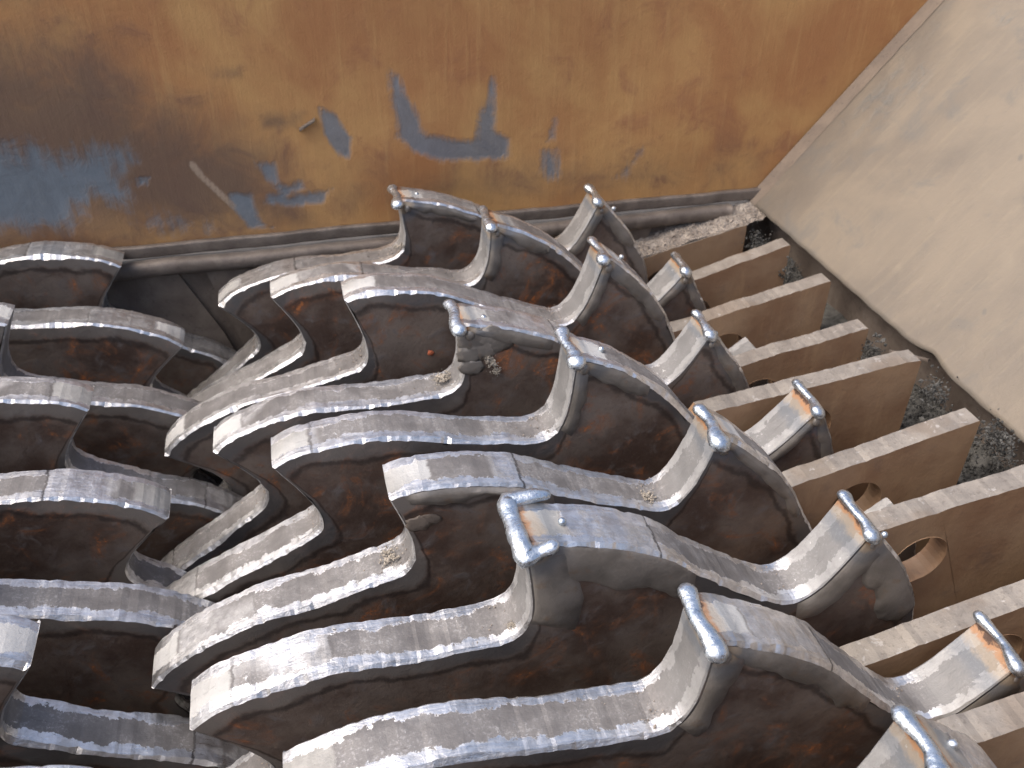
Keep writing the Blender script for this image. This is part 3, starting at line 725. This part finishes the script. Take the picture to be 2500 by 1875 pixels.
# ------------------------------------------------------------------ machine housing
house = empty('machine_housing', (0, 0, 0))
tag(house, 'dark shredder housing with a rounded ledge under the rusty wall, enclosing the rotors', 'machine housing')
v, f = box_vf(-12.0, 5.4, 9.03, 9.2, -5.6, 3.0); obj('end_plate', v, f, M_HOUSE, house)
v, f = box_vf(-12.0, 4.2, 8.86, 9.09, 2.99, 3.20, .085); obj('ledge_bar', v, f, M_BAR, house, smooth=True)
v, f = box_vf(4.86, 5.0, -1.6, 9.02, -5.6, 3.05); obj('side_plate', v, f, M_HOUSE, house)
v, f = box_vf(-12.0, -11.86, -1.6, 9.02, -5.6, 3.2); obj('side_plate', v, f, M_HOUSE, house)
v, f = box_vf(-12.0, 5.0, -1.8, -1.62, -5.6, 3.0); obj('front_plate', v, f, M_HOUSE, house)
v, f = prism([(-6.2, 3.0), (-6.2, -1.5), (-2.55, .4), (-3.05, 2.05), (-3.46, 2.98)], [], 8.965, 9.025); obj('end_scraper', v, f, M_HOUSE, house)
v, f = prism([(-3.12, 2.98), (-2.95, 2.3), (-2.5, .6), (2.5, .6), (3.0, 2.98)], [], 8.955, 9.025); obj('end_scraper', v, f, M_HOUSE, house)

# ------------------------------------------------------------------ dirt, crumbs and scraps
def crumbs(name, pts, mat, seed, rmin, rmax, base=None, kind='stuff', label=None):
    r = random.Random(seed); V = []; F = []
    if base: V += base[0]; F += base[1]
    for (x, y, z) in pts:
        s_ = r.uniform(rmin, rmax) * (1 if r.random() > .1 else 1.7); o_ = len(V)
        ax = Vector((r.gauss(0, 1), r.gauss(0, 1), r.gauss(0, 1))).normalized(); q_ = ax.orthogonal().normalized(); w_ = ax.cross(q_)
        k1, k2 = r.uniform(.5, 1.2), r.uniform(.4, 1.0)
        for d in (ax, -ax, q_ * k1, -q_ * k1, w_ * k2, -w_ * k2):
            j = r.uniform(.7, 1.2); V.append((x + d.x * s_ * j, y + d.y * s_ * j, z + d.z * s_ * j))
        for t in ((0, 2, 4), (0, 4, 3), (0, 3, 5), (0, 5, 2), (1, 4, 2), (1, 3, 4), (1, 5, 3), (1, 2, 5)): F.append(tuple(o_ + i for i in t))
    o = obj(name, V, F, mat, smooth=False); tag(o, label, None, None, kind)
    return o
def sheet(fx, nx_, ny_):
    V = [fx(i / (nx_ - 1), j / (ny_ - 1)) for j in range(ny_) for i in range(nx_)]
    F = [(j * nx_ + i, j * nx_ + i + 1, (j + 1) * nx_ + i + 1, (j + 1) * nx_ + i) for j in range(ny_ - 1) for i in range(nx_ - 1)]
    return V, F
r = random.Random(3)
def ledge(u, v_):
    x = 1.7 + u * 3.2; y = 8.60 + v_ * .44
    z = 2.80 + math.tan(R(13.2)) * (x - 3.3) + .02 + v_ * .10 + .05 * noise.noise((x * 3, y * 3, 0)) + .03 * noise.noise((x * 9, y * 9, 0))
    return (x, y, z)
pts = [ledge(r.random(), r.random()) for _ in range(2600)]
crumbs('dust_heap', pts, M_DUST, 5, .010, .030, sheet(ledge, 70, 18), 'stuff', 'crumbly pale dust lying on the ledge in the corner of the two walls')
def under(u, v_):
    y = 1.2 + u * 7.7; x = 4.36 + v_ * .5
    z = 2.52 + .16 * noise.noise((y * 1.3, x * 1.3, 4)) + .10 * noise.noise((y * 4, x * 4, 4)) - .25 * (1 - v_)
    return (x, y, z)
pts = []
for _ in range(5200):
    u_, v_ = r.random(), r.random(); p = under(u_, v_)
    if noise.noise((p[1] * 1.1, 7, 3)) > -.35: pts.append((p[0], p[1], p[2] + abs(r.gauss(0, .03))))
crumbs('dirt_heap', pts, M_SOOT, 8, .008, .024, sheet(under, 12, 170), 'stuff', 'dark gravelly dirt packed under the lower edge of the sloping wall')
# dirt climbing the plate ends
pts = []
for cy, cz, n_, sp in ((8.45, 2.95, 260, .12), (7.5, 3.0, 60, .06), (3.45, 3.2, 520, .12), (4.4, 3.12, 220, .09), (2.5, 3.25, 160, .1), (5.5, 2.95, 120, .07)):
    for _ in range(n_): pts.append((4.42 + r.gauss(0, .07), cy + r.gauss(0, sp), cz - .12 + r.gauss(0, .09)))
crumbs('plate_end_crumbs', pts, M_SOOT, 9, .008, .022, None, 'stuff', 'dark crumbs clinging to the outer ends of the scraper plates')

def on_right(i, ang_deg, rad, yoff): return (rad * math.cos(R(ang_deg)), 8.0 - i + yoff, rad * math.sin(R(ang_deg)))
clods = [(5, 110.4 + 4.5, 3.53, .2, .12, 'grey-brown clay clod in the tooth root above the long lower-left rim'),
         (3, 97.9 + 3.4, 3.55, .2, .13, 'cracked clay lump stuck in the root of a middle disc'),
         (5, 74.4 + 4.5, 3.51, .16, .10, 'thin sandy clod in the root under the middle welded tooth'),
         (6, 99.5 + 3.0, 3.53, .10, .055, 'small flat clod in the root below the L-shaped bead'),
         (0, 99.5 + 2.0, 3.62, .03, .10, 'clay lump in the root of the rearmost disc')]
def clod(sz, seed):
    r = random.Random(seed); V = []; F = []
    for q in range(70):
        d = Vector((r.gauss(0, .42), r.gauss(0, .42), abs(r.gauss(0, .16)))) * sz
        s_ = sz * r.uniform(.10, .30) * max(.3, 1 - d.length / sz * .6); o_ = len(V)
        ax = Vector((r.gauss(0, 1), r.gauss(0, 1), r.gauss(0, 1))).normalized(); q_ = ax.orthogonal().normalized(); w_ = ax.cross(q_)
        for e_ in (ax, -ax, q_, -q_, w_, -w_): j = r.uniform(.6, 1.1) * s_; V.append(tuple(d + e_ * j))
        for t in ((0, 2, 4), (0, 4, 3), (0, 3, 5), (0, 5, 2), (1, 4, 2), (1, 3, 4), (1, 5, 3), (1, 2, 5)): F.append(tuple(o_ + k for k in t))
    return V, F
for n_, (i, an, rad, yo, sz, lab) in enumerate(clods):
    x, y, z = on_right(i, an, rad, yo)
    v, f = clod(sz * .9, n_ + 2)
    c = obj('clay_clod', v, f, M_CLAY, smooth=False); c.location = (x * U, y * U, (z - .03) * U); c.rotation_euler = (0, R(90 - an), 0)
    tag(c, lab, 'clay clod', 'clay clods stuck in the tooth roots')
c = droplet(None, 'rust_flake', 0, 0, 0, .036, M_ORANGE, 3, (1, .25, .9), lump=.4); c.location = (-.68 * U, 5.99 * U, 3.25 * U); tag(c, 'bright orange-red flake on the dark face of a middle disc', 'rust flake')
for n_, (x, z, sz) in enumerate(((-.23, 3.70, .075), (-.20, 3.62, .07), (-.27, 3.76, .06))):
    v, f = clod(sz, 30 + n_); c = obj('clay_clod', v, f, M_CLAY, smooth=False); c.location = (x * U, 4.985 * U, z * U); c.rotation_euler = (R(90), 0, 0)
    tag(c, ('upper', 'middle', 'lower')[(1, 2, 0)[n_]] + ' of three crumbs stuck on the brown face below the slag-covered tooth', 'clay clod', 'crumbs on a disc face')
v, f = box_vf(-.22, .22, -.02, .02, -.02, .02, .01)
sl_ = obj('metal_sliver', v, f, M_BAR, None, smooth=True); sl_.location = (4.45 * U, 4.95 * U, 3.12 * U); sl_.rotation_euler = (0, R(-8), R(-62))
tag(sl_, 'thin grey metal sliver lying under the bite in the sloping wall edge', 'metal scrap')

pts = []
for i in range(9):
    for k in range(-1, 4):
        a_ = PHI[i] - 36 * (k - 1)
        if 40 < a_ < 160:
            for _ in range(r.randint(10, 46)):
                q = R(a_ + 2.2 + abs(r.gauss(0, 3.2))); dd = math.degrees(q) - a_
                rad = np.interp(dd, [b[0] for b in BASE[::-1]], [b[1] for b in BASE[::-1]]) if dd > 2.2 else 3.5
                pts.append((rad * math.cos(q), 8.0 - i + r.uniform(.04, .38), rad * math.sin(q) + .008))
crumbs('loose_grit', pts, M_DUST, 21, .004, .011, None, 'stuff', 'fine pale grit lying in the tooth roots of the right rotor')

# floor under the machine
v, f = box_vf(-60, 60, -60, 60, -6.4, -6.0)
tag(obj('floor', v, f, M_GROUND), 'dark floor below the shredder', None, None, 'structure')
